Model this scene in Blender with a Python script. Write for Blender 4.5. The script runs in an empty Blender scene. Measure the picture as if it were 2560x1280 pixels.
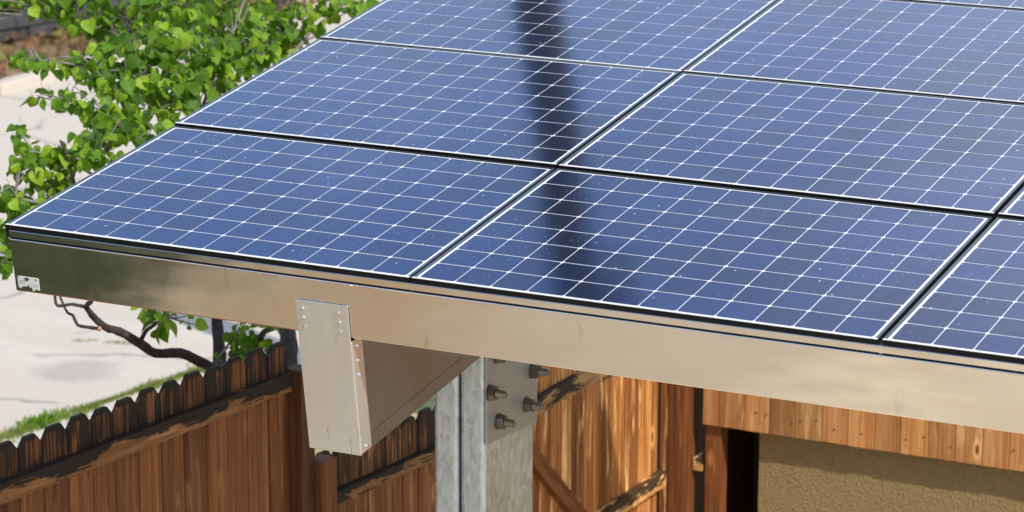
import bpy, bmesh, math, random
from mathutils import Vector, Matrix
random.seed(7)
S = bpy.context.scene
C = S.collection
R = math.radians

# ------------------------------------------------------------------ camera
TAU = 0.1469204                      # slope of the carport roof
H0 = 4.0                             # height of the roof's near left corner
CAMP = Vector((6.082997, -8.208966, 6.409195))
cam_d = bpy.data.cameras.new('camera')
cam = bpy.data.objects.new('camera', cam_d)
C.objects.link(cam)
rows = [(0.89080171, 0.45438701, 0.0021823), (0.1120645, -0.21503715, -0.97015492), (-0.44035652, 0.86446022, -0.24247611)]
X = Vector(rows[0]); Yd = Vector(rows[1]); F = Vector(rows[2])
m = Matrix((X, -Yd, -F)).transposed().to_4x4()
m.translation = CAMP
cam.matrix_world = m
cam_d.sensor_width = 36.0
cam_d.lens = 7638.1855 / 2560 * 36.0
cam_d.clip_start = 0.1
cam_d.clip_end = 500
cam_d.dof.use_dof = True
cam_d.dof.focus_distance = 10.4
cam_d.dof.aperture_fstop = 5.2
S.camera = cam

# ------------------------------------------------------------------ light
CLOUD_OFF = (17.43, 4.19, 4.31)
SUN_EL, SUN_AZ = 45.0, 66.0          # azimuth from -Y towards +X
sd = Vector((math.cos(R(SUN_EL)) * math.sin(R(SUN_AZ)), -math.cos(R(SUN_EL)) * math.cos(R(SUN_AZ)), math.sin(R(SUN_EL))))
W = bpy.data.worlds.new('World')
S.world = W
W.use_nodes = True
wt = W.node_tree
for n in list(wt.nodes):
    wt.nodes.remove(n)
sky = wt.nodes.new('ShaderNodeTexSky')
sky.sky_type = 'NISHITA'
sky.sun_disc = False
sky.sun_elevation = R(SUN_EL)
sky.sun_rotation = R(180 - SUN_AZ)
sky.altitude = 300
sky.air_density = 1.3
sky.dust_density = 1.0
sky.ozone_density = 1.5
bg = wt.nodes.new('ShaderNodeBackground')
bg.inputs['Strength'].default_value = 0.15
wo = wt.nodes.new('ShaderNodeOutputWorld')
# thin cloud veils added; offset picked for the sheen mirrored in the panels
wtc = wt.nodes.new('ShaderNodeTexCoord')
wmap = wt.nodes.new('ShaderNodeMapping'); wmap.inputs['Scale'].default_value = (1, 1, 2.2); wmap.inputs['Location'].default_value = CLOUD_OFF
wno = wt.nodes.new('ShaderNodeTexNoise'); wno.inputs['Scale'].default_value = 1.9; wno.inputs['Detail'].default_value = 5; wno.inputs['Roughness'].default_value = .5
wmr = wt.nodes.new('ShaderNodeMapRange'); wmr.interpolation_type = 'SMOOTHSTEP'
wmr.inputs[1].default_value = .44; wmr.inputs[2].default_value = .72; wmr.inputs[3].default_value = 0; wmr.inputs[4].default_value = .6
wmx = wt.nodes.new('ShaderNodeMix'); wmx.data_type = 'RGBA'
wmx.inputs[7].default_value = (6.6, 6.7, 7.1, 1)
wt.links.new(wtc.outputs['Generated'], wmap.inputs[0]); wt.links.new(wmap.outputs[0], wno.inputs[0])
wt.links.new(wno.outputs[0], wmr.inputs[0]); wt.links.new(wmr.outputs[0], wmx.inputs[0])
wt.links.new(sky.outputs[0], wmx.inputs[6]); wt.links.new(wmx.outputs[2], bg.inputs[0])
wt.links.new(bg.outputs[0], wo.inputs[0])
ld = bpy.data.lights.new('sun', 'SUN')
ld.energy = 2.9
ld.angle = R(0.53)
ld.color = (1.0, 0.95, 0.87)
lo = bpy.data.objects.new('sun', ld)
C.objects.link(lo)
lo.rotation_euler = sd.to_track_quat('Z', 'Y').to_euler()
S.view_settings.view_transform = 'Standard'
S.view_settings.look = 'None'
S.view_settings.exposure = 0.5
S.view_settings.gamma = 1.0
S.view_settings.use_curve_mapping = False
S.render.engine = 'CYCLES'
S.cycles.use_denoising = True
S.cycles.max_bounces = 8
S.cycles.sample_clamp_indirect = 6


# ------------------------------------------------------------------ node helpers
class NT:
    def __init__(self, name):
        self.m = bpy.data.materials.new(name)
        self.m.use_nodes = True
        self.t = self.m.node_tree
        for n in list(self.t.nodes):
            self.t.nodes.remove(n)
        self.out = self.t.nodes.new('ShaderNodeOutputMaterial')
        self.b = self.t.nodes.new('ShaderNodeBsdfPrincipled')
        self.t.links.new(self.b.outputs[0], self.out.inputs[0])

    def set(self, sock, v):
        if isinstance(v, bpy.types.NodeSocket):
            self.t.links.new(v, sock)
        elif v is not None:
            sock.default_value = v

    def p(self, **k):
        for a, v in k.items():
            a = {'base': 'Base Color', 'rough': 'Roughness', 'metal': 'Metallic', 'ior': 'IOR', 'coat': 'Coat Weight',
                 'crough': 'Coat Roughness', 'cior': 'Coat IOR', 'normal': 'Normal', 'aniso': 'Anisotropic', 'cnormal': 'Coat Normal',
                 'spec': 'Specular IOR Level'}[a]
            if isinstance(v, tuple) and len(v) == 3:
                v = (*v, 1)
            self.set(self.b.inputs[a], v)
        return self

    def node(self, typ, **k):
        n = self.t.nodes.new('ShaderNode' + typ)
        for a, v in k.items():
            setattr(n, a, v)
        return n

    def obj(self):
        return self.node('TexCoord').outputs['Object']

    def pos(self):
        return self.node('NewGeometry').outputs['Position']

    def rand(self):
        return self.node('ObjectInfo').outputs['Random']

    def sep(self, v):
        n = self.node('SeparateXYZ'); self.set(n.inputs[0], v); return n.outputs

    def comb(self, x=0, y=0, z=0):
        n = self.node('CombineXYZ')
        for i, v in enumerate((x, y, z)):
            self.set(n.inputs[i], v)
        return n.outputs[0]

    def map(self, v, scale=(1, 1, 1), loc=None, rot=None):
        n = self.node('Mapping'); self.set(n.inputs[0], v)
        n.inputs['Scale'].default_value = scale
        if loc is not None: self.set(n.inputs['Location'], loc)
        if rot is not None: n.inputs['Rotation'].default_value = rot
        return n.outputs[0]

    def noise(self, v, scale=5, detail=4, rough=.55, dist=0, col=False):
        n = self.node('TexNoise'); self.set(n.inputs['Vector'], v)
        n.inputs['Scale'].default_value = scale; n.inputs['Detail'].default_value = detail
        n.inputs['Roughness'].default_value = rough; n.inputs['Distortion'].default_value = dist
        return n.outputs[1 if col else 0]

    def vor(self, v, scale=5, feature='F1', dims='3D', rnd=1.0):
        n = self.node('TexVoronoi', feature=feature, voronoi_dimensions=dims); self.set(n.inputs['Vector'], v)
        n.inputs['Scale'].default_value = scale
        n.inputs['Randomness'].default_value = rnd
        return n.outputs

    def math(self, op, a, b=None, c=None, clamp=False):
        n = self.node('Math', operation=op, use_clamp=clamp)
        for i, v in enumerate((a, b, c)):
            if v is not None: self.set(n.inputs[i], v)
        return n.outputs[0]

    def step(self, v, a, b, lo=0.0, hi=1.0):
        n = self.node('MapRange', interpolation_type='SMOOTHSTEP')
        self.set(n.inputs[0], v)
        for i, x in enumerate((a, b, lo, hi)):
            self.set(n.inputs[1 + i], x)
        return n.outputs[0]

    def ramp(self, v, stops):
        n = self.node('ValToRGB'); self.set(n.inputs[0], v)
        e = n.color_ramp.elements
        while len(e) < len(stops): e.new(.5)
        for i, (p_, c_) in enumerate(stops):
            e[i].position = p_; e[i].color = (*c_, 1)
        return n.outputs[0]

    def mix(self, f, a, b, blend='MIX'):
        n = self.node('Mix', data_type='RGBA', blend_type=blend)
        self.set(n.inputs[0], f)
        for i, v in ((6, a), (7, b)):
            if isinstance(v, tuple) and len(v) == 3: v = (*v, 1)
            self.set(n.inputs[i], v)
        return n.outputs[2]

    def bump(self, h, strength=.3, dist=.01):
        n = self.node('Bump'); self.set(n.inputs['Height'], h)
        n.inputs['Strength'].default_value = strength; n.inputs['Distance'].default_value = dist
        return n.outputs[0]

    def vadd(self, a, b):
        n = self.node('VectorMath', operation='ADD'); self.set(n.inputs[0], a); self.set(n.inputs[1], b); return n.outputs[0]


def flat(name, col, rough=.6, metal=0.0, **k):
    return NT(name).p(base=col, rough=rough, metal=metal, **k).m


# ------------------------------------------------------------------ materials
def dust(t):
    """pale dried water specks and dust lying on the glass, in world space"""
    p = t.pos()
    wob = t.vadd(p, t.map(t.noise(p, 60, 1, col=True), (.012, .012, .012)))
    v = t.vor(wob, 42, dims='2D')
    pick = t.sep(v[1])
    rad = t.math('MULTIPLY', t.step(pick[0], .35, 1.0), .095)
    rad = t.math('MULTIPLY', rad, t.step(t.noise(p, 2.3, 2), .38, .62, .45, 1.2))
    a = t.step(v[0], t.math('MULTIPLY', rad, .5), rad, 1, 0)
    a = t.math('MULTIPLY', a, t.math('GREATER_THAN', pick[0], .4))
    v2 = t.vor(wob, 11, dims='2D')
    p2 = t.sep(v2[1])
    r2 = t.math('MULTIPLY', t.step(p2[1], .72, 1.0), .06)
    b = t.math('MULTIPLY', t.step(v2[0], t.math('MULTIPLY', r2, .6), r2, 1, 0), t.math('GREATER_THAN', p2[1], .74))
    fine = t.step(t.noise(p, 420, 2, .7), .66, .78, 0, .35)
    return t.math('MAXIMUM', t.math('MAXIMUM', a, b), fine)


t = NT('cell_silicon')
r = t.rand()
c = t.mix(t.step(r, 0, 1), (.002, .012, .10), (.010, .034, .19))
c = t.mix(t.step(t.noise(t.pos(), 1.1, 2), .35, .7, 0, .6), c, (.012, .038, .22))
d = dust(t)
wav = t.bump(t.noise(t.pos(), 2.6, 2), .10, .01)
film = t.step(t.noise(t.pos(), 1.7, 5, .65), .42, .75, 0, .045)
d = t.math('MAXIMUM', t.math('MULTIPLY', d, .62), film)
t.p(base=t.mix(d, c, (.75, .77, .82)), rough=.11, metal=t.math('MULTIPLY', t.math('SUBTRACT', 1.0, d), .9), coat=1.0, crough=.105, cior=1.55, cnormal=wav)
M_CELL = t.m
t = NT('backsheet_white')
t.p(base=(.92, .92, .93), rough=.5, coat=1.0, crough=.055, cior=1.5)
M_BACK = t.m
t = NT('frame_black_anodised')
n = t.noise(t.map(t.obj(), (3, 60, 60)), 3, 3)
t.p(base=t.mix(n, (.003, .003, .0035), (.006, .006, .007)), rough=.5, ior=1.3)
M_FRAME = t.m
M_FRTOP = flat('frame_top_sheen', (.19, .22, .25), .32, .85)  # lighter than the sides: the sky's sheen put into the colour
M_FRLIP = flat('frame_front_lip_glint', (.80, .77, .70), .35, .25)  # pale colour painted as the glint along the front edge


def metal(name, a, b, stretch, rough=(.28, .42), spangle=0.0, stain=0.0, bump=.06, met=1.0, wave=0.0, drip=0.0):
    t = NT(name)
    o = t.vadd(t.obj(), t.comb(t.math('MULTIPLY', t.rand(), 13), 0, 0))
    fine = t.noise(t.map(o, stretch), 1, 5, .65)
    big = t.noise(o, 2.2, 4, .6)
    col = t.mix(fine, a, b)
    rg = t.step(big, .3, .7, *rough)
    h = fine
    if spangle:
        v = t.vor(t.vadd(t.map(o, (1, 1, .5)), t.map(t.noise(o, 30, 2, col=True), (.02, .02, .02))), 62, rnd=1.0)
        col = t.mix(t.math('MULTIPLY', t.sep(v[1])[0], spangle), col, b)
        streak = t.noise(t.map(o, (90, 90, 2.5)), 1, 4, .7)
        col = t.mix(t.step(streak, .55, .75, 0, .35), col, tuple(x * .45 for x in a))
        h = t.math('ADD', h, t.math('MULTIPLY', v[0], 2.0))
        rg = t.math('ADD', rg, t.math('MULTIPLY', t.sep(v[1])[1], .14))
    if stain:
        s1 = t.step(t.noise(t.map(o, (9, 9, 2.0)), 1.0, 5, .7), .60, .72, 0, stain)
        col = t.mix(s1, col, tuple(x * .5 for x in a))
        scr = t.noise(t.map(o, (14, 240, 240), rot=(0, 0, .02)), 1, 2)
        col = t.mix(t.step(scr, .70, .78, 0, .35), col, tuple(x * .55 for x in a))
    if drip:
        dn = t.noise(t.map(o, (75, 75, 4)), 1, 4, .7)
        dz = t.step(t.sep(t.obj())[2], -.40, -.62)
        dm = t.math('MULTIPLY', t.step(dn, .60, .68), t.math('MULTIPLY', dz, drip))
        col = t.mix(dm, col, (.10, .085, .07))
        rg = t.math('ADD', rg, t.math('MULTIPLY', dm, .3))
    nb = t.node('Bump')
    t.set(nb.inputs['Height'], h); nb.inputs['Strength'].default_value = bump; nb.inputs['Distance'].default_value = .004
    if wave:
        wv = t.noise(t.map(o, (1.6, 3, 4.5)), 1, 2, .4)
        t.set(nb.inputs['Normal'], t.bump(wv, wave, .03))
    t.p(base=col, metal=met, rough=rg, normal=nb.outputs[0])
    return t.m


M_FASCIA = metal('brushed_galvanised_sheet', (.72, .695, .65), (.84, .815, .77), (2.5, 420, 420), (.08, .19), stain=.4, bump=.02, wave=.22)
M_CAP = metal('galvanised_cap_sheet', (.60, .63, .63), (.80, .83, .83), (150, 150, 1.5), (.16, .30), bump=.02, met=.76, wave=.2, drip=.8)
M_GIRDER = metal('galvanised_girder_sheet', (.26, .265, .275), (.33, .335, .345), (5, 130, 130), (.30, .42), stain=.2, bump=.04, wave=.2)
M_POST = metal('hot_dip_galvanised_column', (.32, .38, .42), (.66, .75, .82), (150, 150, 12), (.20, .36), spangle=.9, stain=.25, bump=.06, met=.82)
M_PLATE = metal('galvanised_plate', (.33, .37, .41), (.40, .44, .48), (40, 40, 40), (.34, .44), stain=.2, bump=.04, met=.65)
M_BOLT = metal('dark_zinc_bolt', (.14, .13, .125), (.26, .245, .235), (60, 60, 60), (.35, .5), bump=.1)
M_SCREW = flat('bright_screw', (.8, .8, .8), .22, 1.0)


def wood(name, dark, mid, light, pale=.3, char=0.0, ztop=None, charlen=.3, axis='z', knots=True, patch=0.0, grain=1.0, kn=.45):
    """sawn cedar: object space, grain along AXIS; black mildew stains spread from ztop downwards or in patches"""
    t = NT(name)
    o = t.obj()
    s = t.sep(o)
    off = t.math('MULTIPLY', t.rand(), 37.0)
    if axis == 'z':
        across, along, other = s[0], s[2], s[1]
    elif axis == 'y':
        across, along, other = s[2], s[1], s[0]
    else:
        across, along, other = s[2], s[0], s[1]
    if axis == 'z':
        across = t.math('ADD', s[0], s[1])
        other = t.math('SUBTRACT', s[0], s[1])
    v = t.comb(t.math('ADD', across, off), other, along)
    warp = t.noise(t.map(v, (7, 7, 1.6), loc=(3, 1, 4)), 1, 2)
    vv = t.vadd(v, t.comb(t.math('MULTIPLY', warp, .05), 0, 0))
    kd = None
    if knots:
        kv = t.map(v, (7.0, 0.0, 2.6))
        k = t.vor(kv, 1.0, dims='3D')
        kpick = t.math('GREATER_THAN', t.sep(k[1])[0], kn)
        kd = t.math('ADD', k[0], t.math('MULTIPLY', t.math('SUBTRACT', 1.0, kpick), 9.0))
        pull = t.step(kd, 0.0, .45, .035, 0)
        vv = t.vadd(vv, t.comb(pull, 0, 0))
    g1 = t.noise(t.map(vv, (46 * grain, 46, 1.3)), 1, 5, .62)
    g2 = t.noise(t.map(vv, (13 * grain, 13, .7), loc=(9, 2, 1)), 1, 3, .6)
    g = t.math('ADD', t.math('MULTIPLY', g1, .55), t.math('MULTIPLY', g2, .45))
    col = t.ramp(g, [(.34, dark), (.5, mid), (.66, light)])
    tone = t.math('MULTIPLY_ADD', t.rand(), .75, .62)
    hsv = t.node('HueSaturation'); t.set(hsv.inputs['Value'], tone); t.set(hsv.inputs['Color'], col)
    col = hsv.outputs[0]
    if pale:
        pz = t.noise(t.map(v, (15, 15, 2.0), loc=(5, 5, 8)), 1, 4, .62, .6)
        col = t.mix(t.step(pz, .55, .68, 0, pale), col, tuple(min(1, x * 1.9 + .05) for x in light))
    if kd is not None:
        ring = t.math('MULTIPLY', t.step(kd, .05, .10), t.step(kd, .12, .2, 1, 0))
        col = t.mix(t.math('MULTIPLY', ring, .6), col, tuple(min(1, x * 1.6) for x in light))
        col = t.mix(t.step(kd, .05, .1, .85, 0), col, tuple(x * .5 for x in dark))
    if char:
        cn = t.noise(t.map(v, (110, 110, 5.0), loc=(1, 7, 2)), 1, 5, .75)
        if ztop is not None:
            cn = t.noise(t.map(v, (55, 55, 1.6), loc=(1, 7, 2)), 1, 4, .65)
            cb = t.noise(t.map(v, (11, 11, 4.0), loc=(3, 2, 2)), 1, 2, .5)
            hgt = t.step(along, ztop - charlen, ztop - charlen * .4, 0, 1)
            f = t.math('ADD', t.math('MULTIPLY', hgt, .44), t.math('MULTIPLY', t.math('SUBTRACT', cn, .5), 1.5))
            f = t.math('ADD', f, t.math('MULTIPLY', t.math('SUBTRACT', cb, .5), .8))
            f = t.math('ADD', f, t.math('MULTIPLY', t.math('SUBTRACT', t.rand(), .5), .14))
            rim = t.step(along, ztop - .028, ztop - .004, 0, .35)
            f = t.step(t.math('ADD', f, rim), .285, .47, 0, char)
        else:
            cp = t.math('MULTIPLY_ADD', t.noise(t.map(v, (7, 7, 2.3), loc=(4, 4, 6)), 1, 4, .6, .9), 1.7, -.35)
            up = t.step(across, -.01, .085, -.10, .12)
            f = t.step(t.math('ADD', up, t.math('ADD', t.math('MULTIPLY', cp, .62), t.math('MULTIPLY', cn, .38))), .495 - patch, .535 - patch, 0, char)
        col = t.mix(f, col, (.012, .010, .009))
    t.p(base=col, rough=.68, normal=t.bump(g1, .35, .004), spec=.3)
    return t.m


CE_D, CE_M, CE_L = (.085, .028, .009), (.190, .068, .020), (.29, .125, .042)
M_PICKET = wood('cedar_picket_black_top', CE_D, CE_M, CE_L, .28, char=.97, ztop=0.0, charlen=.30)
M_PICKET2 = wood('cedar_picket_stained_top', CE_D, CE_M, (.38, .17, .055), .35, char=.95, ztop=0.0, charlen=.32)
M_GATE = wood('cedar_gate_board_streaked', (.10, .026, .006), (.30, .10, .024), (.56, .29, .09), .9, char=.0)
M_RAIL = wood('weathered_rail', (.13, .048, .016), (.27, .115, .038), (.42, .22, .09), .3, char=.97, axis='y', knots=False, patch=.005)
M_RAIL2 = wood('weathered_rail_light', (.18, .07, .025), (.42, .22, .08), (.60, .40, .18), .4, char=.95, axis='y', knots=False, patch=-.01)
M_RAIL3 = wood('bare_gate_rail', (.26, .10, .03), (.50, .24, .08), (.66, .42, .17), .4, char=.93, axis='y', knots=False, patch=-.05)
M_POSTD = wood('dark_cedar_post', (.035, .013, .006), (.08, .028, .011), (.13, .05, .02), .1, char=.0)
M_POSTM = wood('brown_cedar_post', (.05, .016, .006), (.13, .042, .014), (.20, .08, .028), .2, char=.0)
M_TIMBER = wood('red_cedar_post', (.09, .024, .007), (.22, .066, .018), (.36, .14, .04), .35, char=.0)
M_BRACE = wood('red_cedar_brace', (.12, .035, .009), (.25, .085, .022), (.32, .13, .04), .1, char=.0, axis='y', knots=False)
M_EAVE = wood('orange_cedar_siding', (.29, .105, .028), (.45, .20, .066), (.58, .32, .13), .32, char=.0, grain=.8, kn=.25)
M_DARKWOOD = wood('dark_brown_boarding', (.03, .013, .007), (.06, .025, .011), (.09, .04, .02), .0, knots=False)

t = NT('tan_stucco')
o = t.pos()
h1 = t.noise(t.map(o, (1, 1, 1.25)), 62, 6, .75, .5)
h2 = t.vor(t.vadd(o, t.map(t.noise(o, 20, 3, col=True), (.04, .04, .04))), 75)[0]
hh = t.math('ADD', h1, t.math('MULTIPLY', h2, .5))
col = t.mix(t.noise(o, 2.5, 4), (.46, .315, .145), (.54, .39, .195))
col = t.mix(t.step(h1, .30, .5, .55, 0), col, (.22, .15, .07))
col = t.mix(t.step(t.noise(t.map(o, (1, 1, .35)), 3.5, 5, .7), .5, .72, 0, .4), col, (.30, .21, .10))
t.p(base=col, rough=.9, normal=t.bump(hh, 1.0, .03), spec=.15)
M_STUCCO = t.m

t = NT('street_concrete')
o = t.pos()
col = t.mix(t.noise(o, .35, 5, .6), (.53, .455, .375), (.61, .535, .45))
col = t.mix(t.step(t.noise(o, 45, 4, .75), .36, .62, .5, 0), col, (.42, .37, .32))
col = t.mix(t.step(t.noise(t.map(o, (1, 1, 1)), 6, 4, .6), .35, .6, .22, 0), col, (.46, .41, .36))
st = t.noise(t.map(o, (.12, 1.3, 1)), 1.4, 5, .65)
col = t.mix(t.step(st, .5, .75, 0, .28), col, (.66, .61, .53))
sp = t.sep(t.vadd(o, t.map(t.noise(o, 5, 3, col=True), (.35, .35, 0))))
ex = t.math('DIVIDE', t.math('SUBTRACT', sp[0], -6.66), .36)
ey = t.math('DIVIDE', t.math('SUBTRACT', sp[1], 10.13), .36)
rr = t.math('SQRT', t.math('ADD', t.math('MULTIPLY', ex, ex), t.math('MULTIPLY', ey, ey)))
col = t.mix(t.step(rr, .55, 1.15, .48, 0), col, (.29, .26, .24))  # round patch mixed darker into the concrete colour
ck = t.vor(t.vadd(o, t.map(t.noise(o, 1.5, 4, col=True), (.5, .5, 0))), .55, 'DISTANCE_TO_EDGE', '2D')[0]
col = t.mix(t.math('MULTIPLY', t.step(ck, .004, .022, .8, 0), t.step(t.noise(o, .9, 2), .40, .55)), col, (.25, .22, .19))
t.p(base=col, rough=.9, normal=t.bump(t.noise(o, 80, 4, .7), .3, .01), spec=.2)
M_STREET = t.m

t = NT('dry_earth')
o = t.pos()
col = t.ramp(t.noise(o, 3.5, 6, .7), [(.3, (.10, .06, .03)), (.5, (.25, .16, .08)), (.72, (.42, .31, .18))])
t.p(base=col, rough=.95, normal=t.bump(t.noise(o, 18, 5, .7), .8, .05))
M_EARTH = t.m
t = NT('tan_paving')
o = t.pos()
col = t.ramp(t.noise(o, .9, 5, .65), [(.35, (.27, .205, .135)), (.5, (.43, .335, .225)), (.68, (.54, .44, .31))])
t.p(base=col, rough=.9)
M_PAVE = t.m
t = NT('pale_paving')
o = t.pos()
t.p(base=t.ramp(t.noise(o, .8, 5, .6), [(.36, (.40, .30, .185)), (.5, (.58, .455, .30)), (.66, (.72, .58, .40))]), rough=.9)
M_DRIVE = t.m
t = NT('brown_dirt')
o = t.pos()
t.p(base=t.mix(t.noise(o, 1.6, 5, .6), (.30, .19, .10), (.42, .29, .165)), rough=.95)
M_DIRT = t.m
t = NT('straw_verge')
o = t.pos()
t.p(base=t.ramp(t.noise(o, 9, 5, .7), [(.35, (.16, .19, .05)), (.5, (.30, .29, .11)), (.7, (.48, .42, .24))]), rough=.95)
M_VERGE = t.m
M_ADDEDPATH = flat('added_pale_gravel', (.55, .46, .32), .9)


def leafmat(name, a, b, c_, back, island=False):
    t = NT(name)
    rnd = t.node('NewGeometry').outputs['Random Per Island'] if island else t.rand()
    col = t.ramp(rnd, [(0.0, a), (.25, tuple(.5 * (p_ + q_) for p_, q_ in zip(a, b))), (.6, b), (1.0, c_)])
    col = t.mix(t.step(t.noise(t.pos(), 60, 3), .35, .7, 0, .35), col, tuple(x * .6 for x in a))
    t.p(base=col, rough=.5, spec=.2)
    tr = t.node('BsdfTranslucent')
    t.set(tr.inputs[0], t.mix(.5, col, (*back, 1)))
    ms = t.node('MixShader'); ms.inputs[0].default_value = .30
    t.t.links.new(t.b.outputs[0], ms.inputs[1]); t.t.links.new(tr.outputs[0], ms.inputs[2])
    t.t.links.new(ms.outputs[0], t.out.inputs[0])
    return t.m


M_LEAF = leafmat('leaf_green', (.028, .085, .007), (.125, .255, .014), (.31, .45, .028), (.34, .58, .02))
M_LEAFI = leafmat('leaf_green_mass', (.028, .085, .007), (.125, .255, .014), (.31, .45, .028), (.34, .58, .02), True)
M_GRASS = leafmat('grass_blade', (.08, .15, .02), (.20, .27, .045), (.44, .40, .15), (.4, .44, .1), True)
M_DRY = leafmat('dry_leaf_litter', (.16, .085, .04), (.32, .18, .09), (.22, .22, .05), (.4, .3, .1), True)
M_HEDGE = leafmat('hedge_leaf', (.036, .048, .028), (.065, .082, .048), (.10, .125, .07), (.10, .17, .06), True)
t = NT('tree_bark')
o = t.pos()
g = t.noise(t.map(o, (60, 60, 22)), 1, 5, .7)
t.p(base=t.ramp(g, [(.3, (.018, .013, .010)), (.55, (.045, .032, .026)), (.75, (.10, .075, .06))]), rough=.9, normal=t.bump(g, .8, .01))
M_BARK = t.m
t = NT('grey_twig_bark')
g = t.noise(t.map(t.pos(), (60, 60, 60)), 1, 4, .7)
t.p(base=t.ramp(g, [(.3, (.12, .10, .09)), (.6, (.26, .225, .21)), (.8, (.40, .36, .34))]), rough=.85)
M_TWIG = t.m
M_POLE = wood('creosoted_pole', (.006, .005, .005), (.010, .008, .008), (.016, .013, .012), .0, knots=False)
M_CAN = flat('transformer_paint', (.012, .013, .016), .5)
M_SHADOWROW = flat('shadow_row_dark', (.05, .048, .05), .9)
M_STICK = flat('sticker_silver_paper', (.62, .63, .60), .5)
M_INK = flat('sticker_ink', (.05, .05, .05), .6)
M_ROOF = flat('roof_felt', (.16, .13, .11), .9)
M_CUT = flat('pruned_wood', (.55, .28, .12), .8)
M_BACKB = flat('black_void_liner', (.01, .009, .008), .9)


# ------------------------------------------------------------------ mesh helpers
def link(o, parent=None):
    C.objects.link(o)
    if parent is not None:
        o.parent = parent
    return o


def mesh(name, verts, faces, mat=None, smooth=False):
    me = bpy.data.meshes.new(name)
    me.from_pydata([tuple(v) for v in verts], [], faces)
    me.update()
    if mat: me.materials.append(mat)
    if smooth:
        for p_ in me.polygons: p_.use_smooth = True
    return me


def ob(name, me, parent=None, loc=(0, 0, 0), rot=(0, 0, 0), **props):
    o = bpy.data.objects.new(name, me)
    o.location = loc; o.rotation_euler = rot
    for k, v in props.items(): o[k] = v
    return link(o, parent)


def thing(name, label, cat, loc=(0, 0, 0), rot=(0, 0, 0), group=None):
    o = ob(name, None, None, loc, rot, label=label, category=cat)
    if group: o['group'] = group
    return o


def box_data(x0, x1, y0, y1, z0, z1):
    v = [(x0, y0, z0), (x1, y0, z0), (x1, y1, z0), (x0, y1, z0), (x0, y0, z1), (x1, y0, z1), (x1, y1, z1), (x0, y1, z1)]
    f = [(3, 2, 1, 0), (4, 5, 6, 7), (0, 1, 5, 4), (1, 2, 6, 5), (2, 3, 7, 6), (3, 0, 4, 7)]
    return v, f


def bm_mesh(name, build, mat, bevel=0, seg=2, smooth=False):
    bm = bmesh.new()
    build(bm)
    if bevel:
        bmesh.ops.bevel(bm, geom=bm.edges[:], offset=bevel, segments=seg, affect='EDGES', profile=.5)
    bmesh.ops.recalc_face_normals(bm, faces=bm.faces[:])
    me = bpy.data.meshes.new(name)
    bm.to_mesh(me); bm.free()
    me.materials.append(mat)
    if smooth:
        for p_ in me.polygons: p_.use_smooth = True
    return me


def add_box(bm, x0, x1, y0, y1, z0, z1):
    v, f = box_data(x0, x1, y0, y1, z0, z1)
    vs = [bm.verts.new(p_) for p_ in v]
    for q in f: bm.faces.new([vs[i] for i in q])


def box(name, dims, mat, bevel=0.0, seg=2):
    return bm_mesh(name, lambda bm: add_box(bm, *dims), mat, bevel, seg)


def extrude_x(name, prof, x0, x1, mat, closed=True):
    n = len(prof)
    v = [(x0, y, z) for y, z in prof] + [(x1, y, z) for y, z in prof]
    f = [(i, (i + 1) % n, n + (i + 1) % n, n + i) for i in range(n if closed else n - 1)]
    if closed:
        f += [tuple(range(n - 1, -1, -1)), tuple(range(n, 2 * n))]
    me = mesh(name, v, f, mat)
    bm = bmesh.new(); bm.from_mesh(me); bmesh.ops.recalc_face_normals(bm, faces=bm.faces[:]); bm.to_mesh(me); bm.free()
    return me


def tube_data(path, seg=8, jitter=0.0, cap=True):
    """PATH: (x, y, z, radius) points -> tapered tube"""
    pts = [Vector(p_[:3]) for p_ in path]; rad = [p_[3] for p_ in path]
    # subdivide with catmull-rom
    P, Q = [], []
    k = len(pts)
    for i in range(k - 1):
        p0, p1, p2, p3 = pts[max(i - 1, 0)], pts[i], pts[i + 1], pts[min(i + 2, k - 1)]
        for j in range(3):
            u = j / 3
            P.append(.5 * ((2 * p1) + (p2 - p0) * u + (2 * p0 - 5 * p1 + 4 * p2 - p3) * u * u + (3 * p1 - p0 - 3 * p2 + p3) * u ** 3))
            Q.append(rad[i] * (1 - u) + rad[i + 1] * u)
    P.append(pts[-1]); Q.append(rad[-1])
    v, f = [], []
    up = Vector((.3, .2, .93))
    for i, p_ in enumerate(P):
        d_ = (P[min(i + 1, len(P) - 1)] - P[max(i - 1, 0)]).normalized()
        a = d_.cross(up)
        if a.length < 1e-3: a = d_.cross(Vector((1, 0, 0)))
        a.normalize(); b = d_.cross(a)
        for s in range(seg):
            th = 2 * math.pi * s / seg
            rr_ = Q[i] * (1 + random.uniform(-jitter, jitter))
            v.append(p_ + (a * math.cos(th) + b * math.sin(th)) * rr_)
    for i in range(len(P) - 1):
        for s in range(seg):
            f.append((i * seg + s, i * seg + (s + 1) % seg, (i + 1) * seg + (s + 1) % seg, (i + 1) * seg + s))
    if cap:
        f.append(tuple(range(seg))); f.append(tuple(len(v) - seg + s for s in range(seg)))
    return v, f


def merge(parts):
    V, Fc = [], []
    for v, f in parts:
        o = len(V)
        V += v
        Fc += [tuple(i + o for i in q) for q in f]
    return V, Fc


# ------------------------------------------------------------------ setting
def sheet(name, x0, x1, y0, y1, z, mat, label):
    o = ob(name, mesh(name, [(x0, y0, z), (x1, y0, z), (x1, y1, z), (x0, y1, z)], [(0, 1, 2, 3)], mat))
    o['kind'] = 'structure'; o['label'] = label
    return o


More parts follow.
